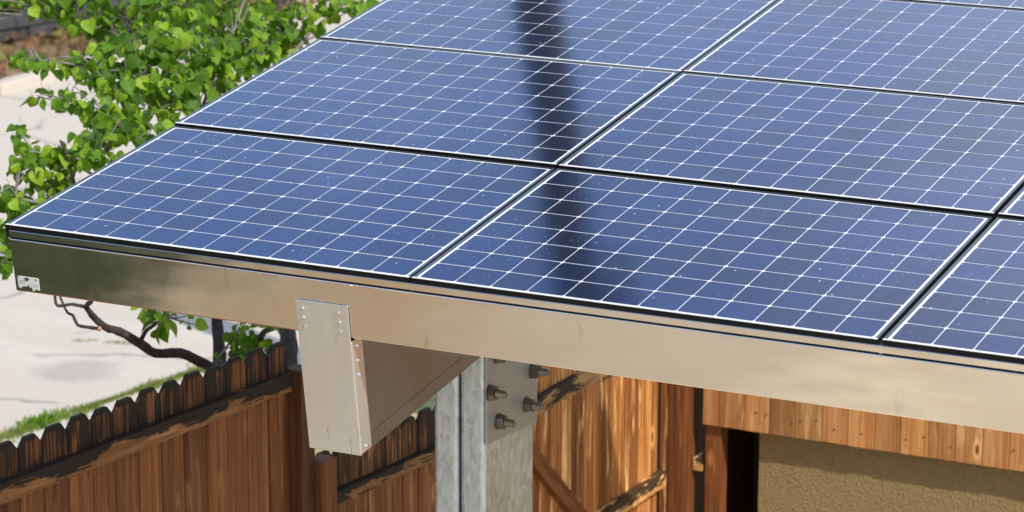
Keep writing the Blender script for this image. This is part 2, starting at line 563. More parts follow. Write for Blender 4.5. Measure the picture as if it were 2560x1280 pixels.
sheet('ground', -250, 250, -250, 250, -.01, M_EARTH, 'dry brown earth under everything')
sheet('yard', -1.7, .3, -14, 9, 0.0, M_PAVE, 'tan paving of the yard below the carport')
sheet('driveway', .3, 16, -14, 9, 0.0, M_DRIVE, 'pale driveway in front of and below the carport')
sheet('mirrored_path', -4.1, -3.3, -14, 2.0, .004, M_ADDEDPATH, 'added pale gravel strip between hedge and dirt, toned for the beam to mirror')  # strip added for the beam's reflection; neighbouring yard bands toned likewise
sheet('dirt_yard', -6.0, -1.7, -14, 2.0, 0.0, M_DIRT, 'bare brown dirt of the near yard')
sheet('street', -13.8, -5.3, -60, 200, 0.0, M_STREET, 'pale sunlit concrete street with cracks and a dark round patch')
# far kerb and bank
kb = ob('kerb', box('kerb', (-14.0, -13.8, -60, 200, -.05, .12), M_STREET, .015), kind='structure', label='pale low kerb along the far side of the street')
bv, bf = [], []
NX, NY = 16, 60
for i in range(NX + 1):
    for j in range(NY + 1):
        x = -14.0 - i * .9; y = 8 + j * .7
        bv.append((x, y, .06 + .14 * i * (1 - i / 60) + random.uniform(-.05, .05) * (i > 0)))
for i in range(NX):
    for j in range(NY):
        a = i * (NY + 1) + j
        bf.append((a, a + 1, a + NY + 2, a + NY + 1))
bank = ob('bank', mesh('bank', bv, bf, M_EARTH, True), kind='structure', label='brown earth bank rising beyond the street')


def bank_z(x): 
    i = max(0, (-14.0 - x) / .9)
    return .06 + .14 * i * (1 - i / 60)


# ------------------------------------------------------------------ carport (roof frame coordinates u, v, w)
O = Vector((0, 0, H0))
ROT = (TAU, 0, 0)
RM = Matrix.Rotation(TAU, 3, 'X')


def uvw(u, v, w): return RM @ Vector((u, v, w)) + O


P1, P2 = .127, .12829                # cell pitch along and up the slope
UC = [0.0, 1.5711, 3.1491, 4.7262]
VR = [0.0, 1.0657, 2.1314, 3.1971]
CW, CD = 12 * P1, 8 * P2
MG = .0085                            # white margin between the cells and the frame, along the slope's width
MGV = .0058                           # and up the slope
FWD = .0105                           # width of the frame's top edge


def cell_mesh():
    hx, hy, k = P1 / 2 - .0017, P2 / 2 - .0025, .0075
    pts = []
    for sx, sy, order in ((1, 1, 0), (-1, 1, 1), (-1, -1, 0), (1, -1, 1)):
        arc = []
        for q in (0, 45, 90):
            a = R(q)
            arc.append((sx * (hx - k + k * math.cos(a)), sy * (hy - k + k * math.sin(a))))
        if order: arc.reverse()
        pts += arc
    n = len(pts)
    v = [(x, y, 0.0) for x, y in pts] + [(x, y, -.0012) for x, y in pts]
    f = [tuple(range(n))] + [(i, n + i, n + (i + 1) % n, (i + 1) % n) for i in range(n)]
    return mesh('solar_cell', v, f, M_CELL)


ME_CELL = cell_mesh()
fo = (-MG - FWD, CW + MG + FWD, -MGV - FWD, CD + MGV + FWD)


def frame_build(bm):
    x0, x1, y0, y1 = fo
    e = FWD
    add_box(bm, x0, x1, y0, y0 + e, -.044, .0016)
    add_box(bm, x0, x1, y1 - e, y1, -.044, .0016)
    add_box(bm, x0, x0 + e, y0 + e, y1 - e, -.044, .0016)
    add_box(bm, x1 - e, x1, y0 + e, y1 - e, -.044, .0016)


ME_FRAME = bm_mesh('frame', frame_build, M_FRAME)
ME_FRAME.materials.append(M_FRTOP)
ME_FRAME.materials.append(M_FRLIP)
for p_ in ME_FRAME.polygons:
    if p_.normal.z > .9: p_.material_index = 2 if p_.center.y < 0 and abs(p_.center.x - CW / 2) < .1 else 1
ME_BACKS = box('backsheet', (fo[0] + FWD, fo[1] - FWD, fo[2] + FWD, fo[3] - FWD, -.006, -.0010), M_BACK)


def make_panel(c, r_, label):
    q = thing('solar_panel', label, 'solar panel', uvw(UC[c], VR[r_], .0042 if r_ else 0), (TAU - .004 + random.uniform(-.0012, .0012), random.uniform(-.0014, .0014), 0), 'solar panels on the carport roof')
    ob('frame', ME_FRAME, q); ob('backsheet', ME_BACKS, q)
    for i in range(12):
        for j in range(8):
            ob('solar_cell', ME_CELL, q, ((i + .5) * P1, (j + .5) * P2, 0))
    return q


PL = {
    (0, 0): 'front left corner solar panel, directly above the metal beam end with the sticker',
    (1, 0): 'middle solar panel of the front row, with the foot of the dark pole reflection',
    (2, 0): 'front row solar panel cut off by the right edge of the photo',
    (0, 1): 'left solar panel of the second row, beside the leafy tree branches',
    (1, 1): 'second row solar panel right of the dark pole reflection, above the front middle one',
    (2, 1): 'second row solar panel of which only a corner shows at the right edge',
    (0, 2): 'left solar panel of the third row, crossed by the top of the dark reflection',
    (1, 2): 'third row solar panel at the upper right, pale with reflected sky',
    (2, 2): 'third row solar panel of the third column, beyond the frame',
    (0, 3): 'topmost solar panel of the left column',
    (1, 3): 'topmost solar panel of the middle column, a thin strip at the top edge',
    (2, 3): 'topmost solar panel of the third column, beyond the frame',
    (3, 0): 'front row solar panel of the far right column, beyond the frame',
    (3, 1): 'second row solar panel of the far right column, beyond the frame',
    (3, 2): 'third row solar panel of the far right column, beyond the frame',
    (3, 3): 'topmost solar panel of the far right column, beyond the frame'}
for (c_, r_), lab in PL.items():
    make_panel(c_, r_, lab)

carport = thing('carport', 'galvanised steel carport frame carrying the solar panels on a thick column', 'carport', (1.2, 1.15, 0))
UEND = UC[3] + CW + .02
off = -Vector(carport.location)


def cp(name, me, **k):
    """a part modelled in roof coordinates"""
    return ob(name, me, carport, O + off, ROT, **k)


def cw_(name, me, **k):
    """a part modelled in world coordinates"""
    return ob(name, me, carport, off, (0, 0, 0), **k)


VF = -.020
prof = [(.055, -.019), (.0, -.0175), (VF + .004, -.0175), (VF + .001, -.0195), (VF + .001, -.040), (VF + .010, -.0415), (VF + .010, -.0450),
        (VF - .002, -.0462), (VF - .0035, -.0485), (VF - .002, -.0510), (VF, -.0530), (VF, -.234), (VF + .002, -.238), (VF + .006, -.240),
        (.045, -.240), (.045, -.228), (.043, -.228), (.043, -.238), (VF + .008, -.238), (VF + .004, -.232), (VF + .004, -.055), (VF + .013, -.047), (VF + .013, -.0395),
        (VF + .005, -.036), (VF + .005, -.021), (.055, -.021)]
cp('fascia_beam', extrude_x('fascia_beam', prof, -.004, UEND + .3, M_FASCIA))


def cee(name, v, w0, w1, u0, u1):
    return extrude_x(name, [(v, w1), (v + .07, w1), (v + .07, w1 - .02), (v + .067, w1 - .02), (v + .067, w1 - .003), (v + .003, w1 - .003), (v + .003, w0 + .003), (v + .067, w0 + .003),
                            (v + .067, w0 + .02), (v + .07, w0 + .02), (v + .07, w0), (v, w0)], u0, u1, M_GIRDER)


for vv_ in (1.03, 2.10, 3.16, 4.16):
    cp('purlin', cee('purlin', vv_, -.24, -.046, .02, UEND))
# purlin behind the fascia gap, closing the dark slot under the frames
cp('closure_strip', box('closure_strip', (0.0, UEND, -.008, -.005, -.06, -.019), M_FRAME))
# girder
GR, GL = 1.309, 1.122


def girder_b(bm):
    add_box(bm, GL, GR, .004, 4.25, -.654, -.243)


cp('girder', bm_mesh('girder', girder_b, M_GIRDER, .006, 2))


def lip_b(bm):
    add_box(bm, GR + .0002, GR + .0012, .062, 4.24, -.6555, -.606)
    add_box(bm, GL, GR + .0012, .062, 4.24, -.6585, -.6556)


cp('girder_track', bm_mesh('girder_track', lip_b, M_GIRDER))


def cap_b(bm):
    # front plate, slightly trapezoid at the lower left, with a return flange on the right flank
    z0, z1, f0 = -.655, -.123, -.0235
    add_box(bm, 1.117, 1.3135, f0 - .003, f0, z0, z1)
    add_box(bm, 1.3115, 1.3145, f0 + .0005, .044, z0 + .004, -.250)
    add_box(bm, 1.117, 1.120, f0 + .0005, .044, z0 + .004, -.250)


cap = cp('end_cap', bm_mesh('end_cap', cap_b, M_CAP, .0011, 1), label='pale galvanised plate capping the girder end')


def screw_mesh():
    bm = bmesh.new()
    bmesh.ops.create_cone(bm, segments=6, radius1=.0062, radius2=.0055, depth=.006, cap_ends=True)
    bmesh.ops.create_cone(bm, segments=12, radius1=.0085, radius2=.0085, depth=.0015, cap_ends=True, matrix=Matrix.Translation((0, 0, -.003)))
    me = bpy.data.meshes.new('screw'); bm.to_mesh(me); bm.free(); me.materials.append(M_SCREW)
    return me


ME_SCREW = screw_mesh()
for u_, w_ in ((1.142, -.152), (1.142, -.185), (1.143, -.217), (1.275, -.153), (1.277, -.185), (1.278, -.217)):
    ob('screw', ME_SCREW, cap, (u_, -.029, w_), (R(90), random.random(), 0))
for v_, w_ in ((.013, -.277), (.010, -.326), (.011, -.378), (.014, -.634)):
    ob('screw', ME_SCREW, cap, (1.317, v_, w_), (0, R(90), 0))


# column: two lipped channels toe to toe
def column_b(bm):
    for a, b in ((1.103, 1.2025), (1.2105, 1.3085)):
        add_box(bm, a, b, .951, 1.347, 0.0, 3.62)


col_o = cw_('column', bm_mesh('column', column_b, M_POST, .017, 4))
cw_('column_seam', box('column_seam', (1.2036, 1.2094, .975, 1.33, 0.0, 3.60), M_BACKB))


def plate_b(bm):
    vs = [(1.3088, .953, 3.137), (1.3088, 1.352, 3.114), (1.3088, 1.352, 3.60), (1.3088, .953, 3.60)]
    lo_ = [bm.verts.new(p_) for p_ in vs]
    hi_ = [bm.verts.new((p_[0] + .0085, p_[1], p_[2])) for p_ in vs]
    bm.faces.new(lo_[::-1]); bm.faces.new(hi_)
    for i in range(4):
        bm.faces.new((lo_[i], lo_[(i + 1) % 4], hi_[(i + 1) % 4], hi_[i]))


plate = cw_('gusset_plate', bm_mesh('gusset_plate', plate_b, M_PLATE, .0012, 1))


def bolt_mesh():
    bm = bmesh.new()
    T = Matrix.Translation
    bmesh.ops.create_cone(bm, segments=20, radius1=.026, radius2=.026, depth=.004, cap_ends=True, matrix=T((0, 0, .002)))
    bmesh.ops.create_cone(bm, segments=6, radius1=.0235, radius2=.0225, depth=.022, cap_ends=True, matrix=T((0, 0, .015)))
    for i in range(8):
        bmesh.ops.create_cone(bm, segments=14, radius1=.0125, radius2=.0108, depth=.0035, cap_ends=True, matrix=T((0, 0, .028 + i * .0035)))
    bmesh.ops.create_cone(bm, segments=14, radius1=.0112, radius2=.007, depth=.003, cap_ends=True, matrix=T((0, 0, .0575)))
    me = bpy.data.meshes.new('bolt'); bm.to_mesh(me); bm.free(); me.materials.append(M_BOLT)
    return me


ME_BOLT = bolt_mesh()
for i, (y_, z_) in enumerate(((.966, 3.327), (1.255, 3.205), (1.034, 3.202), (1.303, 3.321), (1.024, 3.448), (1.30, 3.55))):
    bo = ob('bolt', ME_BOLT, plate, (1.3174, y_ + .006, z_))
    bo.rotation_mode = 'QUATERNION'
    bo.rotation_quaternion = (Matrix.Rotation(R(90), 3, 'Y') @ Matrix.Rotation(i * .7, 3, 'Z')).to_quaternion()
    bo.scale = (1.15, 1.15, 1.15)

# sticker on the beam end
stk = cp('sticker', mesh('sticker', [], [], M_STICK))


def sticker_mesh():
    out = [(.008, -.2235), (.007, -.186), (.011, -.181), (.090, -.181), (.095, -.186), (.0945, -.226), (.091, -.222), (.087, -.227), (.080, -.221), (.076, -.226), (.070, -.231), (.066, -.229),
           (.064, -.222), (.058, -.218), (.053, -.218), (.050, -.206), (.046, -.213), (.042, -.219), (.038, -.213), (.033, -.219), (.027, -.216), (.022, -.222), (.013, -.2245)]
    n = len(out)
    bm = bmesh.new()
    vs = [bm.verts.new((x, VF - .0012, z)) for x, z in out]
    bm.faces.new(vs)
    res = bmesh.ops.extrude_face_region(bm, geom=bm.faces[:])
    bmesh.ops.translate(bm, vec=(0, .001, 0), verts=[e for e in res['geom'] if isinstance(e, bmesh.types.BMVert)])
    bmesh.ops.triangulate(bm, faces=bm.faces[:])
    bmesh.ops.recalc_face_normals(bm, faces=bm.faces[:])
    me = bpy.data.meshes.new('sticker'); bm.to_mesh(me); bm.free(); me.materials.append(M_STICK)
    return me


stk.data = sticker_mesh()


def text_mesh(body, size, x, z, mat):
    cu = bpy.data.curves.new('lettering', 'FONT')
    cu.body = body; cu.size = size; cu.align_x = 'LEFT'
    tmp = bpy.data.objects.new('lettering', cu)
    C.objects.link(tmp)
    bpy.context.view_layer.update()
    me = bpy.data.meshes.new_from_object(tmp.evaluated_get(bpy.context.evaluated_depsgraph_get()))
    bpy.data.objects.remove(tmp)
    for v in me.vertices:
        v.co = Vector((x + v.co.x, VF - .0018, z + v.co.y))
    me.materials.clear(); me.materials.append(mat)
    return me


ob('lettering', text_mesh('CARPORTS', .0068, .012, -.2005, M_INK), stk)


def emblem_b(bm):
    y = VF - .0018
    for cx_, cz_, rx, rz in ((.046, -.1895, .0085, .0065), (.084, -.1875, .005, .0022), (.0135, -.1855, .0028, .0028)):
        vs = [bm.verts.new((cx_ + rx * math.cos(a * math.pi / 8), y, cz_ + rz * math.sin(a * math.pi / 8))) for a in range(16)]
        bm.faces.new(vs)
    vs = [bm.verts.new(p_) for p_ in ((.0345, y - .0002, -.1875), (.0575, y - .0002, -.1875), (.0575, y - .0002, -.1905), (.0345, y - .0002, -.1905))]
    bm.faces.new(vs)
    for x0, x1, z in ((.012, .034, -.2045), (.012, .018, -.2085), (.056, .091, -.2065), (.056, .091, -.2105), (.060, .091, -.2145)):
        hgt = .0012 if x1 - x0 < .03 else .0005
        bm.faces.new([bm.verts.new(p_) for p_ in ((x0, y, z), (x1, y, z), (x1, y, z - hgt), (x0, y, z - hgt))])


ob('emblem', bm_mesh('emblem', emblem_b, M_INK), stk)

# ------------------------------------------------------------------ fences
FD = Vector((.108, .994, 0)).normalized()
FN = Vector((FD.y, -FD.x, 0))
FA = math.atan2(FD.y, FD.x)
FO = Vector((-.213, 4.281, 0))        # where the gate hinges


def picket_mesh(name, w, h, mat, th=.018, ear=.042, drop=.044):
    """dog-eared board; local x along the fence, y through it, z = 0 at its top"""
    hw = w / 2
    out = [(-hw, -h), (hw, -h), (hw, -drop), (hw - ear, 0), (-hw + ear, 0), (-hw, -drop)]
    n = 6
    v = [(x, -th, z) for x, z in out] + [(x, 0, z) for x, z in out]
    f = [tuple(range(n)), tuple(range(2 * n - 1, n - 1, -1))] + [(i, n + i, n + (i + 1) % n, (i + 1) % n) for i in range(n)]
    me = mesh(name, v, f, mat)
    bm = bmesh.new(); bm.from_mesh(me); bmesh.ops.recalc_face_normals(bm, faces=bm.faces[:]); bm.to_mesh(me); bm.free()
    return me


def fence_frame(name, label, s0):
    return thing(name, label, 'fence', FO + FD * s0, (0, 0, FA))


# local x along FD, local y = to the left of FD (away from the camera): -FN ; rails towards the camera at y<0
f1 = fence_frame('picket_fence', 'taller dog-eared wooden fence with blackened tops in the left foreground, along the street', -3.545)
PK = [picket_mesh('picket', .1325 + d_, 2.85, M_PICKET, ear=.035 + e_, drop=.042) for d_, e_ in ((0, 0), (-.003, .004), (.0015, -.003))]
for i in range(-9, 13):
    me = PK[i % 3]
    ob('picket', me, f1, (i * .1403 + random.uniform(-.002, .002), .058 + random.uniform(-.002, .003), 2.915 + random.uniform(-.006, .006)),
       (random.uniform(-.004, .004), random.uniform(-.006, .006), random.uniform(-.02, .02)))
ME_R1 = box('rail', (-.045, .045, -1.6, 1.6, -.045, .045), M_RAIL, .004)


def rail_mesh(L, h, d_, mat):
    """rail along local y, so that the grain runs along it"""
    def b(bm):
        add_box(bm, -d_, 0, 0, L, 0, h)
        bmesh.ops.subdivide_edges(bm, edges=[e for e in bm.edges if abs((e.verts[0].co - e.verts[1].co).y) > L * .9], cuts=24)
        for v in bm.verts:
            v.co.x += random.uniform(-.002, .002); v.co.z += random.uniform(-.002, .002)
    return bm_mesh('rail', b, mat, 0)


RZ = (0, 0, -math.pi / 2)             # local +y of the rail mesh -> local +x of the fence


def rail(par, x0, L, y, z, h, d_, mat, **k):
    return ob('rail', rail_mesh(L, h, d_, mat), par, (x0, y, z), RZ, **k)


# rail mesh x in (-d,0) -> after RZ: y = -x.. in (0,d)
rail(f1, -1.35, 3.085, .004, 2.697, .080, .038, M_RAIL)
rail(f1, -1.35, 3.085, .004, 1.75, .080, .038, M_RAIL)
rail(f1, -1.35, 3.085, .004, .4, .080, .038, M_RAIL)
ME_P4 = box('post', (-.047, .047, -.047, .047, 0, 1.0), M_TIMBER, .004)


def post(par, x, y, h, name='post', mat=None, **k):
    return ob(name, box('post', (-.047, .047, -.047, .047, 0, h), mat or M_TIMBER, .004), par, (x, y, 0), (0, 0, 0), **k)


post(f1, 1.795, .012, 2.785, mat=M_POSTD)
post(f1, -1.2, .10, 2.75)

f2 = fence_frame('picket_fence', 'lower dog-eared wooden fence with stained tops between the tall fence and the gate', -1.60)
PK2 = [picket_mesh('picket', .1265 + d_, 2.3, M_PICKET2, ear=.033 + e_, drop=.040) for d_, e_ in ((0, 0), (-.003, .004), (.001, -.003))]
for i in range(13):
    ob('picket', PK2[i % 3], f2, (.06 + i * .1295, .058 + random.uniform(-.002, .003), 2.342 + random.uniform(-.007, .007)),
       (0, random.uniform(-.006, .006), random.uniform(-.02, .02)))
rail(f2, .0, 1.60, .0, 2.100, .060, .042, M_RAIL)
rail(f2, .0, 1.60, .0, 1.30, .080, .042, M_RAIL)
post(f2, -.058, -.035, 2.365, mat=M_POSTM, label='shorter cedar post with a lit right face')

# gate in the plane x = -.213, closing towards +y
gate = thing('gate', 'wooden garden gate of reddish streaked boards with a diagonal brace, behind the steel column', 'gate', (-.213, 4.30, 0), (0, 0, math.pi / 2))
gl = [-.06, .07, .20, .33, .435, .59, .74, .911, 1.08, 1.236, 1.402, 1.555, 1.655]
for a, b in zip(gl[:-1], gl[1:]):
    w_ = b - a - .004
    me = picket_mesh('board', w_, 2.25, M_GATE, th=.017, ear=.02, drop=.015)
    ob('board', me, gate, ((a + b) / 2, .062 + random.uniform(-.004, .004), 2.30 + random.uniform(-.004, .004)), (0, random.uniform(-.004, .004), random.uniform(-.02, .02)))
rail(gate, -.02, 1.58, .0, 2.088, .080, .044, M_RAIL2, label='top gate rail, black above and bare pale wood below')
rail(gate, .55, 1.115, .0, 1.283, .080, .044, M_RAIL3, label='middle gate rail with bright yellow wood at its end')
rail(gate, -.02, 1.66, .0, .35, .080, .044, M_RAIL2)
# brace from upper left down to the middle rail
bx0, bz0, bx1, bz1 = -.10, 2.075, .80, 1.285
L_ = math.hypot(bx1 - bx0, bz1 - bz0)
br_ = rail_mesh(L_, .082, .040, M_BRACE)
br = ob('brace', br_, gate, (bx0, .0, bz0 - .06))
br.rotation_mode = 'QUATERNION'
dirb = Vector((bx1 - bx0, 0, bz1 - bz0)).normalized()
zz_ = Vector((-dirb.z, 0, dirb.x)); xx_ = dirb.cross(zz_)
br.rotation_quaternion = Matrix((xx_, dirb, zz_)).transposed().to_quaternion()
hg = ob('hinge', box('hinge', (-.02, .09, -.008, -.002, -.02, .02), M_BACKB, .002), gate, (.09, -.002, 1.55))

gp = thing('gate_post', 'weathered red cedar gate post between the gate and the house', 'post', (-.172, 6.06, 0))
ob('post', box('post', (-.052, .052, -.06, .075, 0, 2.25), M_TIMBER, .005), gp)
ob('jamb_strip', box('jamb_strip', (-.10, -.056, -.055, -.03, 0, 2.2), M_GATE, .002), gp)
stub = thing('fence_rails', 'two short light-topped rails between the gate post and the house post', 'fence', (-.063, 6.09, 0), (0, 0, math.pi / 2))
for z_ in (1.345, 1.03):
    rail(stub, 0, .34, .0, z_, .072, .05, M_RAIL3)

# ------------------------------------------------------------------ house on the right
house = thing('house', 'low tan stucco building with a skirt of orange vertical boards under its roof edge', 'building', (1.5, 6.2, 0))
HO = -Vector(house.location)
eave = [-.055, .037, .182, .330, .471, .619, .765, .910, 1.052, 1.202, 1.347, 1.490, 1.632]
while eave[-1] < 9.0: eave.append(eave[-1] + .1445)
for a, b in zip(eave[:-1], eave[1:]):
    ob('fascia_board', box('fascia_board', (a - (a + b) / 2 + .0018, b - (a + b) / 2 - .0018, 0, .019, -.006, .52), M_EAVE, .0025, 1), house,
       Vector(((a + b) / 2, 6.066 + random.uniform(-.003, .003), 1.622 + random.uniform(-.002, .002))) + HO)
ME_NAIL = bm_mesh('nail', lambda bm: bmesh.ops.create_cone(bm, segments=8, radius1=.005, radius2=.005, depth=.004, cap_ends=True), M_BOLT)
for a, b in zip(eave[:-1], eave[1:]):
    for q in random.sample((.18, .5, .82), random.choice((0, 1, 1, 2))):
        ob('nail', ME_NAIL, house, Vector((a + (b - a) * (q + random.uniform(-.05, .05)), 6.064, 1.71 + random.uniform(-.02, .02))) + HO, (R(90), 0, 0))
ob('wall', box('wall', (.245, 9.0, 6.140, 9.0, 0, 2.12), M_STUCCO), house, HO)
ob('porch_post', box('porch_post', (-.048, .045, -.045, .045, 0, 2.10), M_TIMBER, .004), house, Vector((0, 6.14, 0)) + HO)
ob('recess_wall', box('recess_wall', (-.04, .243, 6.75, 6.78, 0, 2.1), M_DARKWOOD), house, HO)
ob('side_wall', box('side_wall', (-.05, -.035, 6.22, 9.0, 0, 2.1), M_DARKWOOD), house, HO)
ob('roof', box('roof', (-.15, 9.1, 6.09, 9.2, 2.142, 2.20), M_ROOF), house, HO)
backf = thing('dark_backing_fence', 'added dark board fence behind the gate post, keeping the slit dark', 'fence', (-.8, 7.3, 0))  # boards added so the slit beside the gate post stays dark
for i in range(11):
    ob('board', box('board', (-.066, .066, 0, .018, 0, 2.05), M_DARKWOOD), backf, (-.72 + i * .136, 0, 0))  # boards of the added dark backing fence

# ------------------------------------------------------------------ redbud tree
TRUNK = [(-.99, 3.02, 0.0, .10), (-1.0, 3.0, .8, .085), (-1.016, 2.988, 1.483, .077), (-1.112, 3.114, 2.105, .066), (-1.175, 3.156, 2.372, .0513), (-1.264, 3.259, 2.486, .0332), (-1.310, 3.315, 2.562, .0296), (-1.357, 3.380, 2.674, .0260), (-1.400, 3.409, 2.855, .0242), (-1.548, 3.513, 3.084, .0225), (-1.720, 3.617, 3.353, .0189), (-1.890, 3.717, 3.608, .0152), (-2.056, 3.805, 3.811, .0115), (-2.265, 3.989, 4.019, .0078), (-2.404, 4.061, 4.117, .0059)]
LIMBS = [
    [(-1.112, 3.114, 2.0, .055), (-1.139, 3.207, 2.074, .0554), (-1.139, 3.497, 2.285, .0487), (-1.194, 3.737, 2.412, .0456), (-1.251, 3.841, 2.477, .0421), (-1.320, 3.930, 2.506, .0385), (-1.473, 4.132, 2.680, .0312), (-1.603, 4.282, 3.036, .0255), (-1.750, 4.534, 3.377, .0199), (-1.869, 4.776, 3.631, .0141), (-1.943, 5.020, 3.813, .0102), (-1.978, 5.164, 3.976, .0062)],
    [(-1.15, 3.15, 2.25, .036), (-1.194, 3.254, 2.343, .0332), (-1.171, 3.309, 2.495, .0295), (-1.131, 3.352, 2.576, .0222), (-1.106, 3.384, 2.648, .0148), (-1.096, 3.510, 2.666, .0130), (-1.1, 3.6, 2.80, .008)],
    [(-1.20, 3.19, 2.44, .028), (-1.249, 3.158, 2.514, .0257), (-1.285, 3.115, 2.548, .0238), (-1.355, 3.058, 2.597, .0237), (-1.441, 2.982, 2.604, .0228), (-1.485, 2.939, 2.653, .0218), (-1.566, 2.880, 2.716, .0199), (-1.601, 2.834, 2.740, .0181), (-1.634, 2.796, 2.787, .0162), (-1.641, 2.768, 2.822, .0144), (-1.642, 2.742, 2.857, .0126), (-1.606, 2.736, 2.892, .0108), (-1.579, 2.732, 2.952, .0089), (-1.590, 2.723, 3.063, .0071), (-1.617, 2.725, 3.243, .0071), (-1.657, 2.715, 3.405, .0062), (-1.686, 2.701, 3.532, .0053), (-1.710, 2.680, 3.625, .0044)],
    [(-1.615, 2.804, 2.740, .0090), (-1.656, 2.785, 2.746, .0081), (-1.702, 2.764, 2.754, .0072), (-1.720, 2.762, 2.778, .0072), (-1.732, 2.761, 2.800, .0072), (-1.754, 2.753, 2.811, .0063), (-1.779, 2.753, 2.855, .0054), (-1.792, 2.754, 2.882, .0054), (-1.821, 2.759, 2.953, .0045)],
    [(-1.653, 2.757, 2.847, .0090), (-1.689, 2.741, 2.856, .0081), (-1.719, 2.727, 2.860, .0072), (-1.769, 2.700, 2.854, .0072), (-1.784, 2.704, 2.895, .0072), (-1.799, 2.710, 2.944, .0054), (-1.871, 2.701, 3.042, .0045)],
    [(-1.499, 2.957, 2.661, .0109), (-1.456, 2.937, 2.717, .0100), (-1.400, 2.919, 2.758, .0090), (-1.364, 2.948, 2.797, .0072), (-1.342, 2.984, 2.884, .0054)]]
TWIGS = [
    [(-1.741, 3.617, 3.390, .0113), (-1.758, 3.413, 3.521, .0093), (-1.808, 3.293, 3.595, .0074), (-1.799, 3.092, 3.688, .0055), (-1.901, 3.050, 3.723, .0045), (-2.033, 2.990, 3.749, .0027)],
    [(-1.890, 3.717, 3.608, .0114), (-1.944, 3.600, 3.700, .0094), (-2.012, 3.470, 3.773, .0075), (-2.092, 3.329, 3.827, .0056), (-2.226, 3.265, 3.845, .0037), (-2.343, 3.208, 3.854, .0028)],
    [(-2.056, 3.805, 3.811, .0096), (-2.282, 3.938, 3.869, .0078), (-2.463, 3.964, 3.880, .0068), (-2.589, 3.909, 3.912, .0059), (-2.734, 3.850, 3.964, .0039)],
    [(-1.720, 3.617, 3.353, .0113), (-1.751, 3.883, 3.533, .0096), (-1.758, 4.042, 3.701, .0087), (-1.868, 4.366, 3.817, .0079), (-1.941, 4.599, 3.956, .0060)],
    [(-1.532, 3.521, 3.084, .0094), (-1.611, 3.084, 3.317, .0091), (-1.652, 2.864, 3.431, .0072), (-1.730, 2.733, 3.522, .0053), (-1.845, 2.684, 3.556, .0045), (-1.919, 2.671, 3.642, .0036)],
    [(-1.611, 3.084, 3.317, .0091), (-1.643, 2.720, 3.315, .0071), (-1.730, 2.571, 3.354, .0053), (-1.844, 2.522, 3.388, .0035), (-1.893, 2.502, 3.405, .0027)],
    [(-1.869, 4.776, 3.631, .0121), (-1.754, 4.402, 3.741, .0079), (-1.778, 4.295, 3.815, .0059), (-1.910, 4.360, 3.874, .0039)],
    [(-1.824, 4.661, 3.552, .0120), (-1.856, 5.031, 3.694, .0082), (-1.861, 5.284, 3.780, .0062), (-1.810, 5.444, 3.845, .0042)]]
# leaf clusters: centre, half width, half height, leaves
CLUSTERS = [
    (-2.60, 3.91, 3.985, .13, .05, 22), (-2.399, 4.010, 3.927, .195, .088, 60), (-2.083, 4.060, 3.945, .213, .097, 80), (-2.018, 4.532, 3.859, .219, .100, 85), (-1.977, 4.997, 3.793, .225, .102, 80), (-1.795, 5.335, 3.840, .165, .052, 36), (-1.982, 4.964, 3.684, .143, .061, 34), (-2.992, 3.713, 3.945, .176, .117, 40),
    (-2.564, 4.086, 4.082, .393, .079, 90), (-2.201, 4.605, 4.037, .401, .080, 90), (-2.301, 3.228, 3.848, .093, .033, 14), (-2.165, 3.289, 3.818, .056, .041, 8), (-2.099, 3.436, 3.809, .103, .066, 32), (-1.961, 3.632, 3.846, .170, .094, 80), (-1.818, 3.927, 3.811, .191, .105, 95), (-1.756, 4.296, 3.778, .156, .088, 60),
    (-1.884, 3.412, 3.747, .139, .065, 50), (-1.776, 3.685, 3.701, .151, .085, 72), (-1.719, 4.051, 3.663, .135, .077, 46), (-1.992, 3.009, 3.744, .076, .025, 11), (-1.885, 3.059, 3.727, .073, .036, 15), (-1.802, 3.088, 3.679, .044, .064, 16), (-1.794, 3.305, 3.613, .111, .083, 44), (-1.726, 3.570, 3.610, .103, .056, 32),
    (-1.686, 3.338, 3.533, .092, .052, 22), (-1.683, 3.014, 3.611, .063, .054, 20), (-1.768, 2.961, 3.576, .054, .036, 8), (-1.920, 2.666, 3.625, .025, .046, 6), (-1.849, 2.673, 3.521, .089, .075, 26), (-1.746, 2.725, 3.522, .062, .071, 20), (-1.662, 2.776, 3.548, .071, .057, 24), (-1.621, 2.901, 3.510, .054, .039, 10),
    (-1.824, 2.768, 3.405, .072, .036, 10), (-1.875, 2.506, 3.388, .049, .053, 12), (-1.787, 2.547, 3.371, .074, .057, 18), (-1.841, 2.497, 3.294, .062, .039, 10), (-1.866, 2.458, 3.199, .028, .049, 6), (-1.851, 2.437, 3.097, .025, .035, 6), (-2.055, 2.510, 3.314, .089, .214, 30), (-1.308, 2.863, 2.805, .050, .045, 7),
    (-1.375, 2.838, 2.837, .018, .018, 2), (-1.196, 2.921, 2.809, .032, .018, 3), (-1.340, 2.867, 2.875, .108, .072, 12), (-1.117, 3.160, 2.692, .036, .082, 9), (-1.135, 3.116, 2.568, .064, .040, 10), (-1.084, 3.278, 2.639, .055, .073, 10), (-1.070, 3.310, 2.728, .055, .037, 6)]
SHRUBC = [(-.356, 3.452, 2.349, .055, .045, 9), (-.460, 3.739, 2.325, .056, .046, 8)]

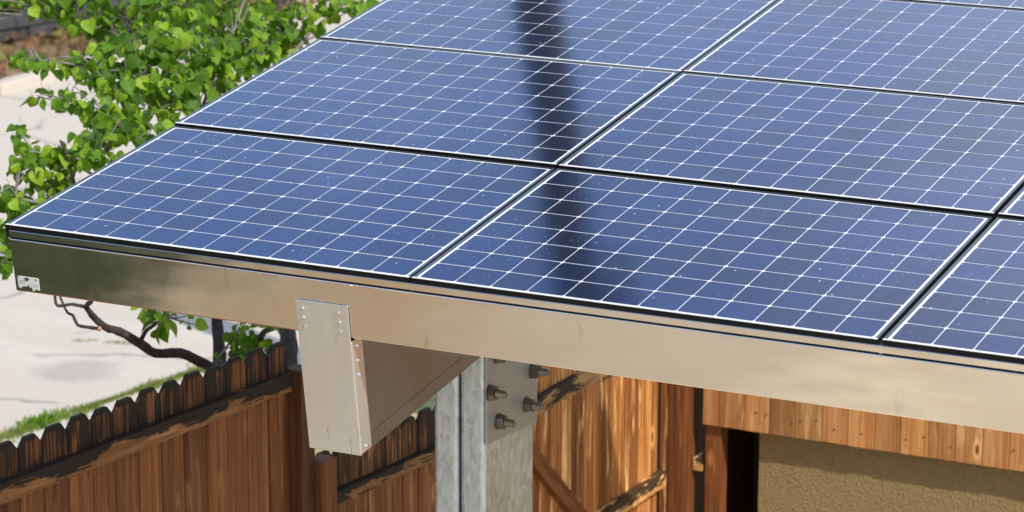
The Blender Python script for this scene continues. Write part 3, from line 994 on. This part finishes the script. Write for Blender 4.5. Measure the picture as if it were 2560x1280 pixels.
tree = thing('redbud_tree', 'redbud tree with bright green heart-shaped leaves behind the fence at left', 'tree', (-.99, 3.02, 0))
TO = -Vector(tree.location)
ob('trunk', mesh('trunk', *tube_data(TRUNK, 10, .10), M_BARK, True), tree, TO)
for L in LIMBS:
    ob('branch', mesh('branch', *tube_data(L, 8, .12), M_BARK, True), tree, TO)
for L in TWIGS:
    ob('branch', mesh('branch', *tube_data(L, 6, .08), M_TWIG, True), tree, TO)
# a pruned stub with a pale cut face on the low branch
ob('cut_stub', mesh('cut_stub', *tube_data([(-1.255, 3.135, 2.50, .012), (-1.235, 3.085, 2.515, .0115)], 8), M_CUT, True), tree, TO)
ob('cut_stub', mesh('cut_stub', *tube_data([(-1.612, 2.80, 2.745, .0085), (-1.606, 2.785, 2.742, .0085)], 8), M_CUT, True), tree, TO)


def leaf_data(size, fold, curl):
    """heart-shaped leaf: base notch at the stalk, pointed tip; local x across, y along, z up"""
    half = [(0, .06), (.16, 0.0), (.34, .05), (.48, .22), (.50, .42), (.38, .66), (.20, .86), (0, 1.04)]
    mid = [(0, .06), (0, .22), (0, .42), (0, .66), (0, .86), (0, 1.04)]
    v, f = [], []
    def pt(x, y):
        z = abs(x) * fold - curl * (y - .3) ** 2
        return (x * size, (y - .06) * size, z * size)
    v += [pt(x, y) for x, y in mid]                     # 0..5
    R_ = [pt(x, y) for x, y in half[1:-1]]              # 6..11
    Lf = [pt(-x, y) for x, y in half[1:-1]]             # 12..17
    v += R_ + Lf
    for o, sgn in ((6, 1), (12, -1)):
        tri = [(0, o, o + 1), (0, o + 1, 1), (1, o + 1, o + 2), (1, o + 2, o + 3, 2), (2, o + 3, o + 4, 3), (3, o + 4, o + 5, 4), (4, o + 5, 5)]
        for q in tri:
            f.append(q if sgn > 0 else q[::-1])
    return [Vector(p_) for p_ in v], f


def leaf_matrix(p_, outward):
    """hanging leaf: tip points down and out, upper face towards the light"""
    tip = (Vector((0, 0, -1)) * random.uniform(.25, 1.1) + outward * random.uniform(.2, .9) + Vector((random.uniform(-1, 1), random.uniform(-1, 1), random.uniform(-.5, .4))) * .75).normalized()
    nrm = (Vector((.35, -.45, .75)) + Vector((random.gauss(0, 1), random.gauss(0, 1), random.gauss(0, .8))) * .62).normalized()
    x_ = tip.cross(nrm)
    if x_.length < .05: x_ = Vector((1, 0, 0)).cross(tip)
    x_.normalize()
    n_ = x_.cross(tip)
    m_ = Matrix((x_, tip, n_)).transposed().to_4x4()
    m_.translation = p_
    return m_


AH = Vector((.89, .454, 0)); BH = Vector((-.454, .89, 0))
LEAFSH = [leaf_data(1.0, .35, .35), leaf_data(1.0, .15, .6), leaf_data(1.0, .6, .2), leaf_data(1.0, .25, -.25)]
ME_LEAF = []
for v, f in LEAFSH:
    me = mesh('leaf', v, f, M_LEAF, True); ME_LEAF.append(me)

cand, stalks = [], []
for cx_, cy_, cz_, rw, rh, n_ in CLUSTERS:
    c0 = Vector((cx_, cy_, cz_))
    for i in range(int(n_ * 1.8)):
        while True:
            a, b, d_ = (random.uniform(-1, 1) for _ in range(3))
            if a * a + b * b + d_ * d_ < 1.15: break
        p_ = c0 + AH * (a * rw) + Vector((0, 0, b * rh)) + BH * (d_ * (.5 * rw + .10))
        out_ = (AH * a + BH * d_ * .5 + Vector((0, 0, b * .4)))
        s = random.choice((.032, .040, .047, .054, .062, .074)) * random.uniform(.85, 1.1)
        cand.append((p_, out_, s))
# leaves nearest the viewer inside the picture become parts, the others one mass
def rank(e):
    d_ = e[0] - CAMP
    z = d_.dot(F); x = d_.dot(X) / z * 7638 + 1280; y = d_.dot(Yd) / z * 7638 + 640
    hid = (y > 560 - .55 * (x - 22) and y < 800) or x < -20 or y < -20 or y > 960
    return (hid, z - e[2] * 20)
cand.sort(key=rank)
mass = []
for i, (p_, out_, s) in enumerate(cand):
    M_ = leaf_matrix(p_, out_)
    if i < 290:
        o = ob('leaf', ME_LEAF[i % 4], tree)
        o.matrix_basis = Matrix.Translation(TO) @ M_ @ Matrix.Scale(s, 4)
    else:
        v, f = LEAFSH[i % 4]
        mass.append(([M_ @ (q * s) for q in v], f))
    base = p_
    if random.random() < .6:
        q = p_ + Vector((random.uniform(-.02, .02), random.uniform(-.02, .02), random.uniform(.01, .05)))
        stalks.append(tube_data([(*p_, .0010), (*((p_ + q) / 2 + Vector((0, 0, .004))), .0011), (*q, .0013)], 3, 0, False))
fo_ = ob('foliage', mesh('foliage', *merge(mass), M_LEAFI, True), tree, TO, kind='stuff')
# twiglets running from the limbs into every cluster
nodes = [Vector(p_[:3]) for L in LIMBS[2:] + TWIGS + [TRUNK[8:]] for p_ in L]
tw = []
for cx_, cy_, cz_, rw, rh, n_ in CLUSTERS:
    c0 = Vector((cx_, cy_, cz_))
    st = min(nodes, key=lambda q: (q - c0).length + (.3 if q.z > c0.z else 0))
    for k in range(2 + n_ // 14):
        e = c0 + AH * random.uniform(-rw, rw) + Vector((0, 0, random.uniform(-rh, rh))) + BH * random.uniform(-.08, .08)
        mid_ = (st + e) / 2 + Vector((random.uniform(-.03, .03), random.uniform(-.03, .03), random.uniform(-.02, .05)))
        tw.append(tube_data([(*st, .0042), (*mid_, .0034), (*e, .0016)], 5, .1, False))
ob('twigs', mesh('twigs', *merge(tw + stalks), M_TWIG, True), tree, TO, kind='stuff')

sb = thing('shrub', 'small green leafy plant peeping over the low fence under the girder', 'shrub', (-.41, 3.6, 0))
sv = []
for cx_, cy_, cz_, rw, rh, n_ in SHRUBC:
    for i in range(n_):
        p_ = Vector((cx_ + random.uniform(-rw, rw) - .12, cy_ + random.uniform(-rw, rw), cz_ + random.uniform(-rh, rh)))
        o = ob('leaf', ME_LEAF[i % 4], sb)
        o.matrix_basis = Matrix.Translation(-Vector(sb.location)) @ leaf_matrix(p_, Vector((0, 0, .3))) @ Matrix.Scale(random.uniform(.045, .065), 4)
ob('stem', mesh('stem', *tube_data([(-.41, 3.6, 0, .012), (-.45, 3.55, 1.2, .009), (-.46, 3.50, 2.3, .004)], 6), M_BARK, True), sb, -Vector(sb.location))
ob('stem', mesh('stem', *tube_data([(-.43, 3.6, .2, .01), (-.55, 3.7, 1.3, .007), (-.57, 3.74, 2.3, .003)], 6), M_BARK, True), sb, -Vector(sb.location))

# ------------------------------------------------------------------ grass, weeds, litter
def blades(n, fx, fy, h, w, z=0.0):
    V, Fc = [], []
    for i in range(n):
        x, y = fx(), 0
        x, y = x if isinstance(x, tuple) else (x, fy())
        a = random.uniform(0, 6.28); hh_ = h * random.uniform(.4, 1.2); ww = w * random.uniform(.6, 1.2)
        lean = Vector((random.uniform(-1, 1), random.uniform(-1, 1), 0)) * hh_ * .7
        k = len(V)
        dx, dy = math.cos(a) * ww, math.sin(a) * ww
        zz = z(x) if callable(z) else z
        V += [(x - dx, y - dy, zz), (x + dx, y + dy, zz), (x + lean.x * .4 + dx * .7, y + lean.y * .4 + dy * .7, zz + hh_ * .6), (x + lean.x, y + lean.y, zz + hh_)]
        Fc += [(k, k + 1, k + 2), (k, k + 2, k + 3)]
    return V, Fc


def strip_xy():
    while True:
        y = random.uniform(6.5, 10.6)
        mid_ = -6.33 + .15 * (y - 8.4)
        wd = .055 + .035 * math.sin(y * 3.1) + .03 * math.sin(y * 7.7 + 1)
        x = mid_ + random.gauss(0, max(.015, wd * .65))
        if random.random() < .7 + .3 * math.sin(y * 9 + x * 6): return (x, y)


ob('grass_strip', mesh('grass_strip', *blades(6500, strip_xy, None, .030, .006), M_GRASS), kind='stuff', label='ragged green and straw grass strip between fence and street')
sheet('verge', -5.3, -1.7, -60, 60, -.004, M_VERGE, 'straw coloured verge under the grass between street and fence')


def clump():
    a = random.gauss(0, .05); b = random.gauss(0, .09)
    return (-6.30 + a, 8.75 + b)


ob('weed_clump', mesh('weed_clump', *blades(300, clump, None, .05, .012), M_LEAFI), label='bright green weed clump at the street edge', category='weed', kind='stuff')


def seg_pts(pts, sd):
    def g():
        i = random.randrange(len(pts))
        (x0, y0), (x1, y1) = pts[i]
        u = random.random()
        return (x0 + (x1 - x0) * u + random.gauss(0, sd), y0 + (y1 - y0) * u + random.gauss(0, sd))
    return g


wp = [((-7.33, 10.62), (-7.18, 10.72)), ((-7.10, 10.70), (-6.95, 10.78)), ((-6.98, 10.75), (-6.80, 10.80)), ((-7.04, 11.78), (-6.80, 11.90)), ((-6.68, 11.72), (-6.5, 11.95)), ((-6.40, 10.60), (-6.3, 10.66)), ((-7.5, 12.3), (-7.3, 12.5)), ((-9.2, 13.5), (-8.9, 13.6))]
ob('crack_weeds', mesh('crack_weeds', *blades(380, seg_pts(wp, .016), None, .022, .005), M_GRASS), kind='stuff', label='yellow green weeds growing in the street cracks')


def litter_xy():
    return (-14.0 - abs(random.gauss(0, 3.0)), random.uniform(14, 38))


lv = []
for i in range(9000):
    x, y = litter_xy()
    v, f = LEAFSH[i % 4]
    M_ = Matrix.Translation((x, y, bank_z(x) + random.uniform(.01, .16))) @ Matrix.Rotation(random.uniform(0, 6.28), 4, Vector((random.uniform(-1, 1), random.uniform(-1, 1), random.uniform(-1, 1))).normalized()) @ Matrix.Scale(random.uniform(.06, .15), 4)
    lv.append(([M_ @ q for q in (v[0], v[8], v[5], v[14])], [(0, 1, 2, 3)]))
ob('leaf_litter', mesh('leaf_litter', *merge(lv), M_DRY), kind='stuff', label='dry brown leaf litter and ground cover on the bank beyond the street')


def bush(name, label, cat, x, y, r_, h, n, mat, z0=None, leafs=(.06, .13), group=None, stems=5):
    z0 = bank_z(x) if z0 is None else z0
    b = thing(name, label, cat, (x, y, z0), group=group)
    parts = []
    for i in range(n):
        th = random.uniform(0, 6.28); ph = random.random()
        rad = r_ * (1 - random.random() ** 2.2 * .8) * (1 + .25 * math.sin(th * 3 + x) + .18 * math.sin(th * 5 + y))
        p_ = Vector((math.cos(th) * rad * math.sqrt(1 - ph * ph * .8), math.sin(th) * rad * math.sqrt(1 - ph * ph * .8), h * (.05 + .95 * ph * random.uniform(.7, 1.05))))
        v, f = LEAFSH[i % 4]
        M_ = leaf_matrix(p_, p_.normalized()) @ Matrix.Scale(random.uniform(*leafs), 4)
        parts.append(([M_ @ v[k] for k in (0, 7, 9, 5, 15, 13)], [(0, 1, 2, 3), (0, 3, 4, 5)]))
    ob('crown', mesh('crown', *merge(parts), mat), b)
    for i in range(stems):
        a = random.uniform(0, 6.28)
        ob('stem', mesh('stem', *tube_data([(0, 0, 0, .03), (math.cos(a) * r_ * .3, math.sin(a) * r_ * .3, h * .45, .02), (math.cos(a) * r_ * .8, math.sin(a) * r_ * .8, h * .9, .006)], 5), M_TWIG, True), b)
    return b


bush('green_bush', 'bright green bush across the street, seen through the top of the tree', 'bush', -14.75, 22.7, .8, 1.0, 1100, M_LEAFI)
bush('green_bush', 'far green bush across the street, between the tree top and the dry shrub', 'bush', -14.7, 24.7, .9, 1.2, 1200, M_LEAFI)
bush('green_bush', 'green bush touching the roof edge at the top of the photo, right of the tree', 'bush', -14.3, 27.0, .9, 1.3, 1200, M_LEAFI)
bush('green_bush', 'far green bush at the upper left corner, above the dark shadow blocks', 'bush', -15.8, 21.2, .7, .9, 900, M_LEAFI)
bush('dry_shrub', 'dry brown twiggy shrub beside the roof edge across the street', 'shrub', -13.75, 24.3, .4, .6, 200, M_DRY, stems=16)
wl = thing('shadow_row', 'low row of dark blocks added for the shadow under far shrubs, upper left', 'wall', (-15.05, 20.4, 0), (0, 0, R(-17)))  # dark blocks added in place of the shadow under the far shrubs
for k in range(12):
    for l in range(2):
        ob('shadow_block', box('shadow_block', (-.12, .12, -.19 - random.uniform(0, .02), .19 + random.uniform(0, .02), -.075, .075), M_SHADOWROW, .025, 1), wl,
           (random.uniform(-.03, .03), -1.6 + k * .40 + (l % 2) * .2, bank_z(-15.05) + .06 + l * .15), (0, 0, random.uniform(-.04, .04)))

# ------------------------------------------------------------------ utility pole, seen only as the dark streak reflected in the panels
pole = thing('utility_pole', 'dark utility pole beyond the carport, seen as the dark streak reflected in the panels', 'pole', (-3.42, 10.1, 0))
ob('shaft', mesh('shaft', *tube_data([(0, 0, 0, .185), (0, 0, 4, .178), (0, 0, 8, .170), (0, 0, 11.05, .16)], 16), M_POLE, True), pole)
ob('transformer', mesh('transformer', *tube_data([(.31, .05, 10.33, .13), (.31, .05, 10.36, .15), (.31, .05, 10.75, .15), (.31, .05, 10.8, .13)], 16), M_CAN, True), pole)
ob('bracket', box('bracket', (.1, .31, -.02, .12, 10.45, 10.65), M_CAN), pole)

# ------------------------------------------------------------------ what the beam reflects: the near yard
hb = thing('hedge', 'dark green clipped hedge at the left of the near yard, mirrored in the beam end', 'hedge', (-4.55, -4.6, 0), (0, 0, 0))
parts = []
for i in range(5200):
    p_ = Vector((random.uniform(-1.5, 1.1), random.uniform(-3.2, 3.0), 0)); p_.z = random.uniform(.05, 1.75)
    if random.random() < .6:
        p_.z = 1.75 * random.uniform(.9, 1.0)
    v, f = LEAFSH[i % 4]
    M_ = leaf_matrix(p_, Vector((0, 0, .5))) @ Matrix.Scale(random.uniform(.09, .17), 4)
    parts.append(([M_ @ v[k] for k in (0, 7, 9, 5, 15, 13)], [(0, 1, 2, 3), (0, 3, 4, 5)]))
ob('foliage', mesh('foliage', *merge(parts), M_HEDGE), hb, kind='stuff')
ob('branches', box('branches', (-1.35, .95, -3.0, 2.8, 0, 1.55), M_HEDGE), hb)
